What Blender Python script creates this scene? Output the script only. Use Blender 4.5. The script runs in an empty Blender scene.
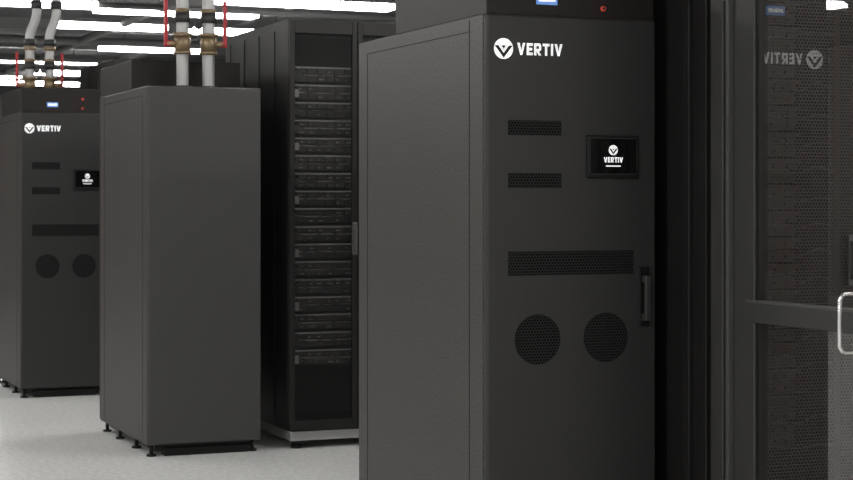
import bpy, bmesh, math, random
from mathutils import Vector, Matrix
random.seed(4)
TH = math.radians(22.35); S, C = math.sin(TH), math.cos(TH)
F = 1773.0; ZC = 1.387
sc = bpy.context.scene
sc.view_settings.view_transform = 'Standard'
sc.view_settings.look = 'None'

# ---------------- camera
cd = bpy.data.cameras.new('camera'); cam = bpy.data.objects.new('camera', cd)
sc.collection.objects.link(cam); sc.camera = cam
cam.location = (0, 0, ZC); cam.rotation_euler = (math.pi/2, 0, -TH)
cd.sensor_width = 36; cd.lens = F/853*36; cd.shift_y = -40/853
cd.clip_start = 0.05; cd.clip_end = 200
cd.dof.use_dof = True; cd.dof.focus_distance = 6.3; cd.dof.aperture_fstop = 9.0

# ---------------- materials
def new_mat(name):
    m = bpy.data.materials.new(name); m.use_nodes = True
    return m, m.node_tree, m.node_tree.nodes['Principled BSDF']
def mat(name, col, rough=0.5, metal=0.0, bump=0.0, bscale=600, var=0.0, vscale=3, emis=None, es=0, spec=0.5):
    m, nt, b = new_mat(name)
    b.inputs['Base Color'].default_value = (*col, 1)
    b.inputs['Roughness'].default_value = rough
    b.inputs['Metallic'].default_value = metal
    b.inputs['Specular IOR Level'].default_value = spec
    tc = nt.nodes.new('ShaderNodeTexCoord')
    if var:
        n = nt.nodes.new('ShaderNodeTexNoise'); n.inputs['Scale'].default_value = vscale
        n.inputs['Detail'].default_value = 4
        nt.links.new(tc.outputs['Object'], n.inputs['Vector'])
        r = nt.nodes.new('ShaderNodeMapRange')
        r.inputs['From Min'].default_value = 0.25; r.inputs['From Max'].default_value = 0.75
        r.inputs['To Min'].default_value = 1-var; r.inputs['To Max'].default_value = 1+var
        nt.links.new(n.outputs['Fac'], r.inputs['Value'])
        mx = nt.nodes.new('ShaderNodeVectorMath'); mx.operation = 'SCALE'
        mx.inputs[0].default_value = col
        nt.links.new(r.outputs['Result'], mx.inputs['Scale'])
        nt.links.new(mx.outputs['Vector'], b.inputs['Base Color'])
    if bump:
        n = nt.nodes.new('ShaderNodeTexNoise'); n.inputs['Scale'].default_value = bscale
        nt.links.new(tc.outputs['Object'], n.inputs['Vector'])
        bp = nt.nodes.new('ShaderNodeBump'); bp.inputs['Strength'].default_value = bump
        bp.inputs['Distance'].default_value = 0.001
        nt.links.new(n.outputs['Fac'], bp.inputs['Height'])
        nt.links.new(bp.outputs['Normal'], b.inputs['Normal'])
    if emis:
        b.inputs['Emission Color'].default_value = (*emis, 1)
        b.inputs['Emission Strength'].default_value = es
    return m

def dot_mask(nt, pitch, rad, ax=('X', 'Z')):
    N = nt.nodes.new; L = nt.links.new
    tc = N('ShaderNodeTexCoord'); sp = N('ShaderNodeSeparateXYZ'); L(tc.outputs['Object'], sp.inputs[0])
    def M(op, a, b=None):
        n = N('ShaderNodeMath'); n.operation = op
        for i, v in enumerate((a, b)):
            if v is None: continue
            if isinstance(v, (int, float)): n.inputs[i].default_value = v
            else: L(v, n.inputs[i])
        return n.outputs[0]
    u = M('DIVIDE', sp.outputs[ax[0]], pitch); v = M('DIVIDE', sp.outputs[ax[1]], pitch*0.866)
    row = M('FLOOR', v); odd = M('MULTIPLY', M('MODULO', row, 2.0), 0.5)
    fu = M('SUBTRACT', M('FRACT', M('ADD', u, odd)), 0.5)
    fv = M('SUBTRACT', M('FRACT', v), 0.5)
    dd = M('SQRT', M('ADD', M('MULTIPLY', fu, fu), M('MULTIPLY', M('MULTIPLY', fv, fv), 0.75)))
    return M('LESS_THAN', dd, rad)

def vent_mat(name, pitch, rad, c1, c2):
    m, nt, b = new_mat(name)
    mk = dot_mask(nt, pitch, rad)
    mx = nt.nodes.new('ShaderNodeMix'); mx.data_type = 'RGBA'
    mx.inputs[6].default_value = (*c1, 1); mx.inputs[7].default_value = (*c2, 1)
    nt.links.new(mk, mx.inputs[0]); nt.links.new(mx.outputs[2], b.inputs['Base Color'])
    b.inputs['Roughness'].default_value = 0.6
    b.inputs['Specular IOR Level'].default_value = 0.1
    return m
def perf_mat(name, pitch, rad, col):
    m, nt, b = new_mat(name)
    b.inputs['Base Color'].default_value = (*col, 1); b.inputs['Roughness'].default_value = 0.5
    mk = dot_mask(nt, pitch, rad)
    tr = nt.nodes.new('ShaderNodeBsdfTransparent'); ms = nt.nodes.new('ShaderNodeMixShader')
    nt.links.new(mk, ms.inputs[0]); nt.links.new(b.outputs[0], ms.inputs[1]); nt.links.new(tr.outputs[0], ms.inputs[2])
    nt.links.new(ms.outputs[0], nt.nodes['Material Output'].inputs['Surface'])
    return m
def glass_mat():
    m, nt, b = new_mat('door_glass')
    nt.nodes.remove(b)
    tr = nt.nodes.new('ShaderNodeBsdfTransparent'); tr.inputs[0].default_value = (0.80, 0.78, 0.76, 1)
    gl = nt.nodes.new('ShaderNodeBsdfGlossy'); gl.inputs['Roughness'].default_value = 0.0
    lw = nt.nodes.new('ShaderNodeLayerWeight'); lw.inputs['Blend'].default_value = 0.5
    pw = nt.nodes.new('ShaderNodeMath'); pw.operation = 'POWER'; pw.inputs[1].default_value = 3.0
    ma = nt.nodes.new('ShaderNodeMath'); ma.operation = 'MULTIPLY_ADD'; ma.inputs[1].default_value = 0.85; ma.inputs[2].default_value = 0.09
    nt.links.new(lw.outputs['Facing'], pw.inputs[0]); nt.links.new(pw.outputs[0], ma.inputs[0])
    ms = nt.nodes.new('ShaderNodeMixShader')
    nt.links.new(ma.outputs[0], ms.inputs[0]); nt.links.new(tr.outputs[0], ms.inputs[1]); nt.links.new(gl.outputs[0], ms.inputs[2])
    nt.links.new(ms.outputs[0], nt.nodes['Material Output'].inputs['Surface'])
    return m

COAT = mat('powder_coat_charcoal', (0.028, 0.0275, 0.0275), 0.42, 0, 0.4, 350, 0.08, 160, spec=0.4)
COATS = mat('powder_coat_side', (0.046, 0.041, 0.0385), 0.45, 0, 1.0, 170, 0.7, 120, spec=0.4)
COATR = mat('powder_coat_rear', (0.054, 0.0535, 0.0535), 0.45, 0, 0.5, 350, 0.10, 160, spec=0.4)
BLACK = mat('black_plastic', (0.007, 0.007, 0.007), 0.45, spec=0.3)
DBROWN = mat('dark_hood_steel', (0.015, 0.012, 0.011), 0.5, spec=0.3)
SEAM = mat('seam_black', (0.006, 0.006, 0.006), 0.8)
RACKM = mat('rack_black_steel', (0.011, 0.0102, 0.010), 0.42, spec=0.35)
RACKIN = mat('rack_interior', (0.010, 0.010, 0.010), 0.7)
SERV = mat('server_dark_metal', (0.034, 0.032, 0.031), 0.4, 0.3)
SERVL = mat('server_lip_metal', (0.30, 0.29, 0.28), 0.4, 0.3)
PLINTH = mat('galvanised_plinth', (0.38, 0.38, 0.37), 0.4, 0.5)
WHITE = mat('white_print_glow', (0.85, 0.85, 0.85), 0.5, emis=(1, 1, 1), es=0.5)  # lettering print with a glow added to its white; not a lamp
SCREEN = mat('screen_glass', (0.004, 0.004, 0.004), 0.12)
SCRW = mat('screen_white_pixels', (0.8, 0.8, 0.8), 0.5, emis=(1, 1, 1), es=0.6)
BLUE = mat('lcd_blue', (0.1, 0.25, 0.6), 0.4, emis=(0.25, 0.45, 1), es=0.35)
RED = mat('red_enamel', (0.42, 0.012, 0.02), 0.4)
REDL = mat('red_led', (0.5, 0.05, 0.03), 0.4, emis=(1, 0.1, 0.05), es=0.15)
PIPE = mat('brushed_steel_pipe', (0.46, 0.46, 0.455), 0.4, 0.3, 0.2, 80)
BRASS = mat('bronze_fitting', (0.27, 0.20, 0.12), 0.4, 0.5)
CLAMP = mat('dark_coupling', (0.05, 0.05, 0.05), 0.5, 0.4)
ALU = mat('dark_grey_aluminium', (0.052, 0.051, 0.050), 0.4, 0.3)
ALUL = mat('grey_aluminium', (0.095, 0.094, 0.092), 0.4, 0.3)
CHROME = mat('satin_chrome', (0.75, 0.75, 0.74), 0.25, 0.8)
VENT = vent_mat('perforated_vent', 0.011, 0.40, (0.030, 0.030, 0.030), (0.0006, 0.0006, 0.0006))
MESH = perf_mat('perforated_door_mesh', 0.011, 0.44, (0.018, 0.018, 0.018))
MESHD = perf_mat('perforated_door_fine', 0.0135, 0.31, (0.034, 0.027, 0.0235))
GLASS = glass_mat()
CEIL = mat('ceiling_paint', (0.06, 0.06, 0.062), 0.8, 0, 0, 1, 0.3, 1.5)
STEEL = mat('ceiling_steelwork', (0.12, 0.12, 0.12), 0.6, 0.2)
WALL = mat('wall_paint', (0.45, 0.45, 0.44), 0.8, var=0.04)
LAMP = mat('lamp_diffuser', (0.9, 0.9, 0.9), 0.5, emis=(1, 0.985, 0.96), es=22)

def floor_mat():
    m, nt, b = new_mat('terrazzo_floor')
    tc = nt.nodes.new('ShaderNodeTexCoord')
    n = nt.nodes.new('ShaderNodeTexNoise'); n.inputs['Scale'].default_value = 30; n.inputs['Detail'].default_value = 6
    n.inputs['Roughness'].default_value = 0.75
    v = nt.nodes.new('ShaderNodeTexVoronoi'); v.inputs['Scale'].default_value = 45
    nt.links.new(tc.outputs['Object'], n.inputs['Vector']); nt.links.new(tc.outputs['Object'], v.inputs['Vector'])
    r = nt.nodes.new('ShaderNodeValToRGB')
    r.color_ramp.elements[0].position = 0.38; r.color_ramp.elements[0].color = (0.60, 0.60, 0.59, 1)
    r.color_ramp.elements[1].position = 0.62; r.color_ramp.elements[1].color = (0.84, 0.84, 0.825, 1)
    nt.links.new(n.outputs['Fac'], r.inputs[0])
    r2 = nt.nodes.new('ShaderNodeValToRGB')
    r2.color_ramp.elements[0].position = 0.08; r2.color_ramp.elements[0].color = (0.7, 0.7, 0.7, 1)
    r2.color_ramp.elements[1].position = 0.22; r2.color_ramp.elements[1].color = (1, 1, 1, 1)
    nt.links.new(v.outputs['Distance'], r2.inputs[0])
    mx = nt.nodes.new('ShaderNodeMix'); mx.data_type = 'RGBA'; mx.blend_type = 'MULTIPLY'; mx.inputs[0].default_value = 1
    nt.links.new(r.outputs[0], mx.inputs[6]); nt.links.new(r2.outputs[0], mx.inputs[7])
    nt.links.new(mx.outputs[2], b.inputs['Base Color'])
    b.inputs['Roughness'].default_value = 0.3
    return m
FLOOR = floor_mat()

# ---------------- geometry helpers
def link(o, parent=None):
    sc.collection.objects.link(o)
    if parent: o.parent = parent
    return o
def empty(name, loc, rz=0):
    e = bpy.data.objects.new(name, None); e.location = loc; e.rotation_euler = (0, 0, rz)
    e.empty_display_size = 0.1
    return link(e)
def add_box(bm, x0, x1, y0, y1, z0, z1, mi=0):
    vs = [bm.verts.new((x, y, z)) for x in (x0, x1) for y in (y0, y1) for z in (z0, z1)]
    for f in ((0,1,3,2),(4,6,7,5),(0,4,5,1),(2,3,7,6),(0,2,6,4),(1,5,7,3)):
        fa = bm.faces.new([vs[i] for i in f]); fa.material_index = mi
def mesh_obj(name, bm, mats, parent=None, bevel=0, recalc=True):
    if recalc: bmesh.ops.recalc_face_normals(bm, faces=bm.faces)
    me = bpy.data.meshes.new(name); bm.to_mesh(me); bm.free()
    for m in (mats if isinstance(mats, (list, tuple)) else [mats]): me.materials.append(m)
    o = bpy.data.objects.new(name, me); link(o, parent)
    if bevel:
        b = o.modifiers.new('bevel', 'BEVEL'); b.width = bevel; b.segments = 2; b.limit_method = 'ANGLE'
    return o
def box(name, x0, x1, y0, y1, z0, z1, m, parent=None, bevel=0):
    bm = bmesh.new(); add_box(bm, x0, x1, y0, y1, z0, z1)
    return mesh_obj(name, bm, m, parent, bevel)
def boxes(name, lst, mats, parent=None, bevel=0):
    bm = bmesh.new()
    for b in lst: add_box(bm, *b)
    return mesh_obj(name, bm, mats, parent, bevel)
def add_cyl(bm, c, r, h, axis='Z', seg=24, mi=0, r2=None):
    mtx = Matrix.Translation(c)
    if axis == 'Y': mtx = mtx @ Matrix.Rotation(math.pi/2, 4, 'X')
    if axis == 'X': mtx = mtx @ Matrix.Rotation(math.pi/2, 4, 'Y')
    g = bmesh.ops.create_cone(bm, cap_ends=True, segments=seg, radius1=r, radius2=r if r2 is None else r2, depth=h, matrix=mtx)
    fs = set(f for v in g['verts'] for f in v.link_faces)
    for f in fs:
        f.material_index = mi
        if len(f.verts) == 4: f.smooth = True
def tube(name, pts, r, m, parent=None, res=4, bez=True):
    cu = bpy.data.curves.new(name, 'CURVE'); cu.dimensions = '3D'
    cu.bevel_depth = r; cu.bevel_resolution = res; cu.use_fill_caps = True
    if bez:
        sp = cu.splines.new('BEZIER'); sp.bezier_points.add(len(pts)-1)
        for p, q in zip(sp.bezier_points, pts):
            p.co = q; p.handle_left_type = p.handle_right_type = 'AUTO'
    else:
        sp = cu.splines.new('POLY'); sp.points.add(len(pts)-1)
        for p, q in zip(sp.points, pts): p.co = (*q, 1)
    cu.materials.append(m)
    return link(bpy.data.objects.new(name, cu), parent)
# stroke letters built as thin prisms on a plane facing -Y
def wordmark(name, x, y, z, h, width, m, parent):
    t = 0.27
    V = [[(0, 1), (.30, 1), (.60, 0), (.38, 0)], [(.98, 1), (.68, 1), (.38, 0), (.60, 0)]]
    E = [[(0, 0), (t, 0), (t, 1), (0, 1)], [(t, .78), (.72, .78), (.72, 1), (t, 1)], [(t, .39), (.66, .39), (.66, .61), (t, .61)], [(t, 0), (.72, 0), (.72, .22), (t, .22)]]
    R = [[(0, 0), (t, 0), (t, 1), (0, 1)], [(t, .78), (.62, .78), (.72, 1), (t, 1)][0:4], [(t, .34), (.62, .34), (.56, .54), (t, .54)],
         [(.56, .54), (.62, .34), (.84, .46), (.60, .60)], [(.60, .60), (.84, .46), (.86, .80), (.60, .76)], [(.60, .76), (.86, .80), (.72, 1), (.56, .78)],
         [(.30, .36), (.56, .36), (.86, 0), (.55, 0)]]
    T = [[(0, .78), (.84, .78), (.84, 1), (0, 1)], [(.285, 0), (.555, 0), (.555, .78), (.285, .78)]]
    I = [[(0, 0), (t, 0), (t, 1), (0, 1)]]
    seq = [(V, .98), (E, .72), (R, .86), (T, .84), (I, t), (V, .98)]
    gap = .17; tot = sum(w for _, w in seq)+gap*5
    sx = width/tot
    bm = bmesh.new(); cx = 0
    for polys, w in seq:
        for p in polys:
            fr = [bm.verts.new((x+(cx+a)*sx, y, z+b*h)) for a, b in p]
            f = bm.faces.new(fr)
            r = bmesh.ops.extrude_face_region(bm, geom=[f])
            for v in r['geom']:
                if isinstance(v, bmesh.types.BMVert): v.co.y -= 0.0008
        cx += w+gap
    return mesh_obj(name, bm, m, parent)
def emblem(name, cx, y, cz, r, parent, m=None, mb=None):
    bm = bmesh.new()
    add_cyl(bm, (cx, y, cz), r, 0.0012, 'Y', 40, 0)
    def poly(pts, mi):
        vs = [bm.verts.new((cx+px*r, y-0.0009, cz+pz*r)) for px, pz in pts]
        f = bm.faces.new(vs); f.material_index = mi
    poly([(-0.95, 0.30), (-0.55, 0.30), (0.0, -0.42), (0.0, -0.90)], 1)
    poly([(0.95, 0.30), (0.55, 0.30), (0.0, -0.42), (0.0, -0.90)], 1)
    poly([(-0.24, 0.30), (0.24, 0.30), (0.0, -0.04)], 1)
    return mesh_obj(name, bm, [m or WHITE, mb or BLACK], parent)

# ---------------- cooling unit
W, D, H0, H1 = 0.637, 1.21, 0.065, 2.003
def cooling_unit(loc, rz=0):
    e = empty('liquid_cooling_unit', loc, rz)
    box('body', 0.0, W, 0.014, D, H0, H1, COATS, e, 0.006)
    box('front_door', 0.0, W, -0.012, 0.012, H0+0.004, H1, COAT, e, 0.009)
    sl = []
    for xx in (-0.0012, W-0.0018):
        x0, x1 = xx, xx+0.003
        sl += [(x0, x1, 0.125, 0.1285, H0+0.01, H1-0.012), (x0, x1, D-0.105, D-0.1015, H0+0.03, H1-0.05),
               (x0, x1, 0.125, D-0.1, H1-0.052, H1-0.0485)]
    boxes('side_seams', sl, SEAM, e)
    boxes('rear_panel', [(0.006, W-0.006, D-0.001, D+0.008, H0+0.006, H1-0.004)], COATR, e, 0.004)
    box('plinth', 0.05, W-0.05, 0.05, D-0.04, 0.028, H0+0.005, BLACK, e)
    box('front_skid', 0.10, W-0.10, 0.03, 0.10, 0.0, 0.05, BLACK, e, 0.004)
    box('rear_skid', 0.06, W-0.10, D-0.10, D-0.02, 0.0, 0.045, BLACK, e, 0.004)
    bm = bmesh.new()
    for fx in (0.035, W-0.035):
        for fy in (0.05, 0.4, D-0.4, D-0.05):
            add_cyl(bm, (fx, fy, 0.035), 0.011, 0.07); add_cyl(bm, (fx, fy, 0.006), 0.026, 0.012)
    mesh_obj('levelling_feet', bm, BLACK, e)
    box('control_hood', 0.004, W-0.004, -0.006, 0.82, H1-0.002, 2.172, DBROWN, e, 0.004)
    box('status_lcd', 0.185, 0.262, -0.010, -0.004, 2.040, 2.073, BLUE, e)
    box('lcd_text_area', 0.193, 0.254, -0.0108, -0.0095, 2.050, 2.064, SCRW, e)
    bm = bmesh.new(); add_cyl(bm, (0.435, -0.009, 2.035), 0.009, 0.01, 'Y', 16, 0); add_cyl(bm, (0.435, -0.012, 2.035), 0.005, 0.01, 'Y', 16, 1)
    mesh_obj('alarm_led', bm, [REDL, CLAMP], e)
    bm = bmesh.new(); add_cyl(bm, (0.435, -0.008, 2.10), 0.009, 0.01, 'Y', 16); mesh_obj('hood_key_switch', bm, REDL, e)
    emblem('emblem', 0.062, -0.0128, 1.888, 0.0345, e)
    wordmark('wordmark', 0.112, -0.0115, 1.869, 0.040, 0.168, WHITE, e)
    def vent(n, x0, x1, z0, z1):
        box(n, x0, x1, -0.0145, -0.011, z0, z1, VENT, e)
    vent('vent_upper', 0.079, 0.275, 1.603, 1.652)
    vent('vent_middle', 0.079, 0.275, 1.427, 1.477)
    vent('vent_wide', 0.079, 0.549, 1.136, 1.216)
    for i, cx in enumerate((0.187, 0.443)):
        bm = bmesh.new(); add_cyl(bm, (cx, -0.0128, 0.922), 0.084, 0.0035, 'Y', 56)
        mesh_obj('round_grille_%d' % (i+1), bm, VENT, e)
    box('display_bezel', 0.368, 0.567, -0.022, -0.011, 1.460, 1.606, BLACK, e, 0.004)
    box('display_screen', 0.380, 0.556, -0.0232, -0.021, 1.477, 1.594, SCREEN, e)
    boxes('display_bezel_trim', [(0.377, 0.559, -0.0226, -0.021, 1.4745, 1.4765), (0.377, 0.559, -0.0226, -0.021, 1.5945, 1.5965),
                                 (0.377, 0.3795, -0.0226, -0.021, 1.4745, 1.5965), (0.5565, 0.559, -0.0226, -0.021, 1.4745, 1.5965)], ALU, e)
    emblem('display_emblem', 0.466, -0.0238, 1.556, 0.017, e, SCRW, SCREEN)
    wordmark('display_wordmark', 0.430, -0.0234, 1.514, 0.018, 0.073, SCRW, e)
    box('display_caption_bar', 0.438, 0.495, -0.0238, -0.0230, 1.500, 1.504, SCRW, e)
    boxes('door_handle', [(0.568, 0.610, -0.019, -0.011, 0.955, 1.160)], BLACK, e, 0.004)
    boxes('handle_grip', [(0.578, 0.600, -0.048, -0.034, 0.975, 1.130), (0.578, 0.600, -0.040, -0.015, 1.105, 1.130),
                          (0.578, 0.600, -0.040, -0.015, 0.975, 1.000)], CLAMP, e, 0.004)
    py = 0.97
    for i, (px, sgn) in enumerate(((0.232, -1), (0.380, 1))):
        tube('pipe_%d' % (i+1), [(px, py, 1.99), (px, py, 2.5), (px, py, 2.62), (px+0.05, py, 2.78), (px+0.05, py, 2.9), (px+0.05, py, 3.56)],
             0.034, PIPE, e, 6)
        bm = bmesh.new()
        add_cyl(bm, (px, py, 2.205), 0.050, 0.018, mi=0); add_cyl(bm, (px, py, 2.255), 0.044, 0.09, mi=0)
        add_cyl(bm, (px, py, 2.305), 0.054, 0.018, mi=0)
        add_cyl(bm, (px+sgn*0.055, py, 2.255), 0.018, 0.07, 'X', mi=0)
        add_cyl(bm, (px, py, 2.40), 0.043, 0.055, mi=1); add_cyl(bm, (px, py, 2.44), 0.040, 0.02, mi=0)
        add_cyl(bm, (px, py, 2.53), 0.046, 0.03, mi=0); add_cyl(bm, (px, py, 2.575), 0.044, 0.05, mi=1)
        add_cyl(bm, (px+0.05, py, 2.86), 0.044, 0.06, mi=1); add_cyl(bm, (px+0.05, py, 3.1), 0.042, 0.05, mi=1)
        add_cyl(bm, (px, py, 2.012), 0.052, 0.018, mi=1)
        mesh_obj('pipe_fittings_%d' % (i+1), bm, [BRASS, CLAMP], e)
        lx = px+sgn*0.095
        boxes('valve_lever_%d' % (i+1), [(lx-0.009, lx+0.009, py-0.014, py+0.014, 2.24, 2.50),
              (min(lx, lx-sgn*0.03), max(lx, lx-sgn*0.03), py-0.016, py+0.016, 2.242, 2.270)], RED, e, 0.003)
        bm = bmesh.new(); add_cyl(bm, (px-sgn*0.05, py-0.02, 2.36), 0.02, 0.02, 'Y', 16)
        mesh_obj('pressure_gauge_%d' % (i+1), bm, CLAMP, e)
    return e

MX, MY = 2.403, 5.326
cooling_unit((MX, MY+0.012, 0))
cooling_unit((2.236+W, 9.382+D+0.008, 0), math.pi)
cooling_unit((2.084, 12.518+0.012, 0))

# ---------------- server racks
def server_rack(loc, w=0.8, d=1.3, h=2.395, mesh=None, split=True, lip=None, inset=0.0):
    e = empty('server_rack', loc)
    mesh = mesh or MESH
    t = 0.03
    boxes('cabinet_frame', [
        (0, t, 0.03, d, 0.10, h), (w-t, w, 0.03, d, 0.10, h),
        (t, w-t, 0.03, d, h-0.04, h), (t, w-t, 0.03, d, 0.10, 0.13), (t, w-t, d-0.02, d, 0.13, h-0.04)], RACKM, e, 0.003)
    boxes('side_ribs', [(-0.004, 0.0, 0.28+0.3*i, 0.30+0.3*i, 0.15, h-0.05) for i in range(4)], RACKM, e)
    boxes('plinth', [(0.01, w-0.01, 0.02, d-0.02, 0.045, 0.098)], PLINTH, e, 0.003)
    bm = bmesh.new()
    for fx in (0.06, w-0.06):
        for fy in (0.07, d-0.07):
            add_cyl(bm, (fx, fy, 0.03), 0.014, 0.04); add_cyl(bm, (fx, fy, 0.009), 0.032, 0.018)
    add_box(bm, 0.04, 0.12, 0.04, 0.12, 0.025, 0.046)
    mesh_obj('feet', bm, BLACK, e)
    fr = []; pan = []
    spans = [(0.0, w/2-0.002), (w/2+0.002, w)] if split else [(0.0, w)]
    b = 0.030
    for (a, c) in spans:
        fr += [(a, a+b, 0, 0.025, 0.105, h-0.005), (c-b, c, 0, 0.025, 0.105, h-0.005),
               (a+b, c-b, 0, 0.025, h-0.08, h-0.005), (a+b, c-b, 0, 0.025, 0.105, 0.16)]
        pan.append((a+b, c-b))
    boxes('door_frames', fr, RACKM, e, 0.003)
    bm = bmesh.new()
    for a, c in pan:
        vs = [bm.verts.new(p) for p in ((a, 0.012, 0.16), (c, 0.012, 0.16), (c, 0.012, h-0.08), (a, 0.012, h-0.08))]
        bm.faces.new(vs)
    mesh_obj('door_mesh', bm, mesh, e)
    hx = w/2 if split else w-0.05
    boxes('door_handle', [(hx-0.035, hx-0.005, -0.012, 0.0, 1.08, 1.26), (hx-0.028, hx-0.012, -0.034, -0.022, 1.10, 1.24),
                          (hx-0.028, hx-0.012, -0.03, -0.010, 1.22, 1.24), (hx-0.028, hx-0.012, -0.03, -0.010, 1.10, 1.12)], ALUL, e, 0.003)
    box('interior_back', t, w-t, 0.6, 0.62, 0.13, h-0.04, RACKIN, e)
    bm = bmesh.new(); z = 0.46; p = 0.0995; rnd = random.Random(7)
    n = 0; q = inset
    while z < 2.12:
        add_box(bm, 0.07, w-0.07, 0.10+q, 0.58, z, z+0.040, 0)
        add_box(bm, 0.07, w-0.07, 0.10+q, 0.58, z+0.046, z+0.084, 0)
        add_box(bm, 0.055, w-0.055, 0.090+q, 0.10+q, z+0.076, z+0.084, 1)
        add_box(bm, 0.065, w-0.065, 0.094+q, 0.10+q, z+0.036, z+0.040, 1)
        for k in range(12):
            x = 0.08+k*0.055+rnd.uniform(-.006, .006)
            for zz in (z, z+0.044):
                hh = rnd.uniform(.014, .026)
                add_box(bm, x, x+0.04, 0.088+q, 0.10+q, zz+0.006, zz+0.006+hh, 0)
                if rnd.random() < 0.5: add_box(bm, x+0.004, x+0.012+rnd.uniform(0, .02), 0.082+q, 0.089+q, zz+0.012, zz+0.016, 1)
        add_box(bm, 0.045, 0.075, 0.07+q, 0.10+q, z+0.01, z+0.055, 1 if n % 3 == 0 else 0)
        z += p; n += 1
    for k in range(2): add_box(bm, 0.035+k*(w-0.095), 0.06+k*(w-0.095), 0.11, 0.14, 0.14, 2.3, 0)
    mesh_obj('servers', bm, [SERV, lip or SERVL], e)
    cu = bpy.data.curves.new('patch_cables', 'CURVE'); cu.dimensions = '3D'; cu.bevel_depth = 0.003; cu.bevel_resolution = 1
    z = 0.46
    while z < 2.12:
        for k in range(3):
            sp = cu.splines.new('BEZIER'); sp.bezier_points.add(3)
            x0 = 0.06+0.2*k
            pts = [(x0, 0.075, z+0.05), (x0+0.08, 0.06, z+0.03+rnd.uniform(-.01, .01)), (x0+0.17, 0.06, z+0.045+rnd.uniform(-.01, .01)), (x0+0.25, 0.08, z+0.035)]
            for qq, c in zip(sp.bezier_points, pts):
                qq.co = c; qq.handle_left_type = qq.handle_right_type = 'AUTO'
        z += p
    cu.materials.append(SERV)
    link(bpy.data.objects.new('patch_cables', cu), e)
    return e
for i in range(3): server_rack((3.11+0.803*i, MY, 0), mesh=MESHD, split=False, d=1.2, lip=SERV, inset=0.25)
for i in range(3): server_rack((3.04+0.803*i, 9.385, 0))
for i in range(2): server_rack((2.084+W+0.02+0.803*i, 12.53, 0), d=1.2)

# ---------------- aisle containment and glass door (plane x ~ 3.07)
GX = 3.062
e = empty('containment_frame', (GX, 0, 0))
ZT = 2.75
boxes('posts', [
    (0.012, 0.04, 5.16, 5.31, 0.0, ZT),
    (-0.012, 0.045, 5.125, 5.16, 0.0, ZT),
    (0.005, 0.04, 5.06, 5.125, 0.0, ZT),
    (-0.006, 0.045, 5.025, 5.06, 0.0, ZT),
    (0.01, 0.04, 4.985, 5.025, 0.0, ZT)], RACKM, e, 0.003)
boxes('door_jamb', [(-0.02, 0.06, 4.90, 4.975, 0.0, ZT), (0.0, 0.06, 4.86, 4.90, 0, ZT), (-0.02, 0.06, 3.62, 3.74, 0, ZT),
                    (-0.02, 0.06, 3.74, 4.86, 2.42, ZT)], ALU, e, 0.004)
boxes('jamb_pale_strip', [(-0.024, 0.0, 4.862, 4.878, 0, ZT)], ALUL, e, 0.002)  # narrow strip in a lighter grey aluminium than the jamb
d = empty('glass_door', (GX, 0, 0))
boxes('door_stiles', [(-0.005, 0.045, 4.74, 4.855, 0.02, 2.41), (-0.005, 0.045, 3.75, 3.86, 0.02, 2.41),
                      (-0.005, 0.045, 3.86, 4.74, 2.30, 2.41), (-0.005, 0.045, 3.86, 4.74, 0.02, 0.22)], ALU, d, 0.004)
boxes('mid_rail', [(-0.008, 0.048, 3.86, 4.785, 1.003, 1.071)], ALU, d, 0.004)
boxes('mid_rail_top_edge', [(-0.010, 0.046, 3.86, 4.783, 1.066, 1.073)], ALUL, d, 0.001)
boxes('glazing_bead', [(0.003, 0.036, 4.725, 4.74, 0.22, 2.30)], BLACK, d, 0.001)
bm = bmesh.new()
for (z0, z1) in ((0.22, 1.01), (1.07, 2.30)):
    vs = [bm.verts.new((0.014, y, z)) for y, z in ((3.86, z0), (4.73, z0), (4.73, z1), (3.86, z1))]
    bm.faces.new(vs)
mesh_obj('glass_panes', bm, GLASS, d, recalc=False)
hz0, hz1, hy = 0.955, 1.120, 4.20
tube('pull_handle', [(-0.006, hy, hz1), (-0.050, hy, hz1), (-0.062, hy, hz1-0.004), (-0.070, hy, hz1-0.016), (-0.070, hy, hz0+0.016),
                     (-0.062, hy, hz0+0.004), (-0.050, hy, hz0), (-0.006, hy, hz0)], 0.0065, CHROME, d, 4, False)

# ---------------- room shell
XA, XB, YA, YB, ZR = -9.0, 15.0, -5.0, 38.0, 3.6
box('floor', XA, XB, YA, YB, -0.1, 0.0, FLOOR)
box('ceiling', XA, XB, YA, YB, ZR, ZR+0.1, CEIL)
box('wall_back', XA, XB, YB, YB+0.1, 0, ZR, WALL)
box('wall_front', XA, XB, YA-0.1, YA, 0, ZR, WALL)
box('wall_left', XA-0.1, XA, YA, YB, 0, ZR, WALL)
box('wall_right', XB, XB+0.1, YA, YB, 0, ZR, WALL)

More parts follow.
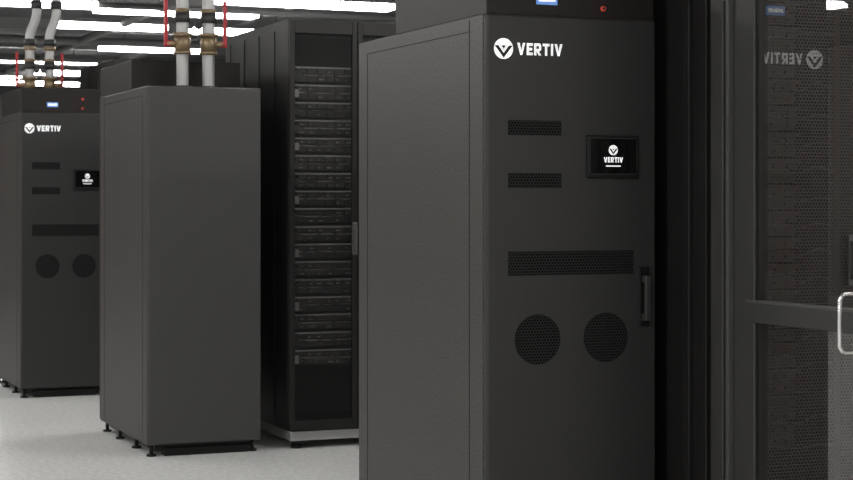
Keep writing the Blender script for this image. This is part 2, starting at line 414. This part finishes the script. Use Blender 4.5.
cs = empty('ceiling_steelwork', (0, 0, 0))
bl = []
for i in range(8):
    y = 16.3+2.7*i; bl.append((XA, XB, y, y+0.12, 3.46, 3.599))
for x in (-6, -3, 0, 3, 6, 9): bl.append((x, x+0.1, YA, YB, 3.5, 3.599))
boxes('beams', bl, STEEL, cs)
bm = bmesh.new()
for x, z, r in ((-4.4, 3.38, .05), (-1.6, 3.36, .04), (1.3, 3.38, .06), (1.55, 3.38, .04), (4.4, 3.36, .05), (7.2, 3.38, .05)):
    add_cyl(bm, (x, 25, z), r, 22, 'Y')
for y, z, r in ((17.6, 3.33, .03), (21.9, 3.35, .05), (24.6, 3.33, .04), (27.5, 3.33, .05)):
    add_cyl(bm, (2, y, z), r, 20, 'X')
mesh_obj('conduits', bm, STEEL, cs)

ZL = 3.30
def strip(xc, y, length=2.4, w=0.24):
    e = empty('linear_ceiling_light', (xc, y, ZL))
    box('diffuser', -length/2, length/2, -w/2, w/2, 0.0, 0.055, LAMP, e)
    box('housing', -length/2-0.01, length/2+0.01, -w/2-0.01, w/2+0.01, 0.055, 0.10, STEEL, e)
    boxes('hangers', [(-length/2+0.3, -length/2+0.31, -0.005, 0.005, 0.10, ZR-ZL), (length/2-0.31, length/2-0.3, -0.005, 0.005, 0.10, ZR-ZL)], STEEL, e)
for y in (-3, 0.3, 3.4, 7.9, 11.5, 14.8):
    for x in (-6.5, -3.2, 0.1, 4.4, 7.7): strip(x, y)
def W2(px, py, z):
    dd = (z-ZC)*F/(200-py); xc = (px-426)/F*dd
    return xc*C+dd*S, -xc*S+dd*C
for (pl, py, pr) in ((-60, 2, 95), (95, 12, 255), (55, 27, 165), (215, 3, 390), (190, 33, 300), (-60, 76, 20), (30, 74, 95), (-60, 60, 95), (100, 50, 200), (-50, 83, 130)):
    x0, y0 = W2(pl, py, ZL)
    k = (pr-426)/F; x1 = y0*(S+C*k)/(C-S*k)
    strip((x0+x1)/2, y0, x1-x0)

w = bpy.data.worlds.new('world'); sc.world = w; w.use_nodes = True
w.node_tree.nodes['Background'].inputs[0].default_value = (0.5, 0.5, 0.5, 1)
w.node_tree.nodes['Background'].inputs[1].default_value = 0.3
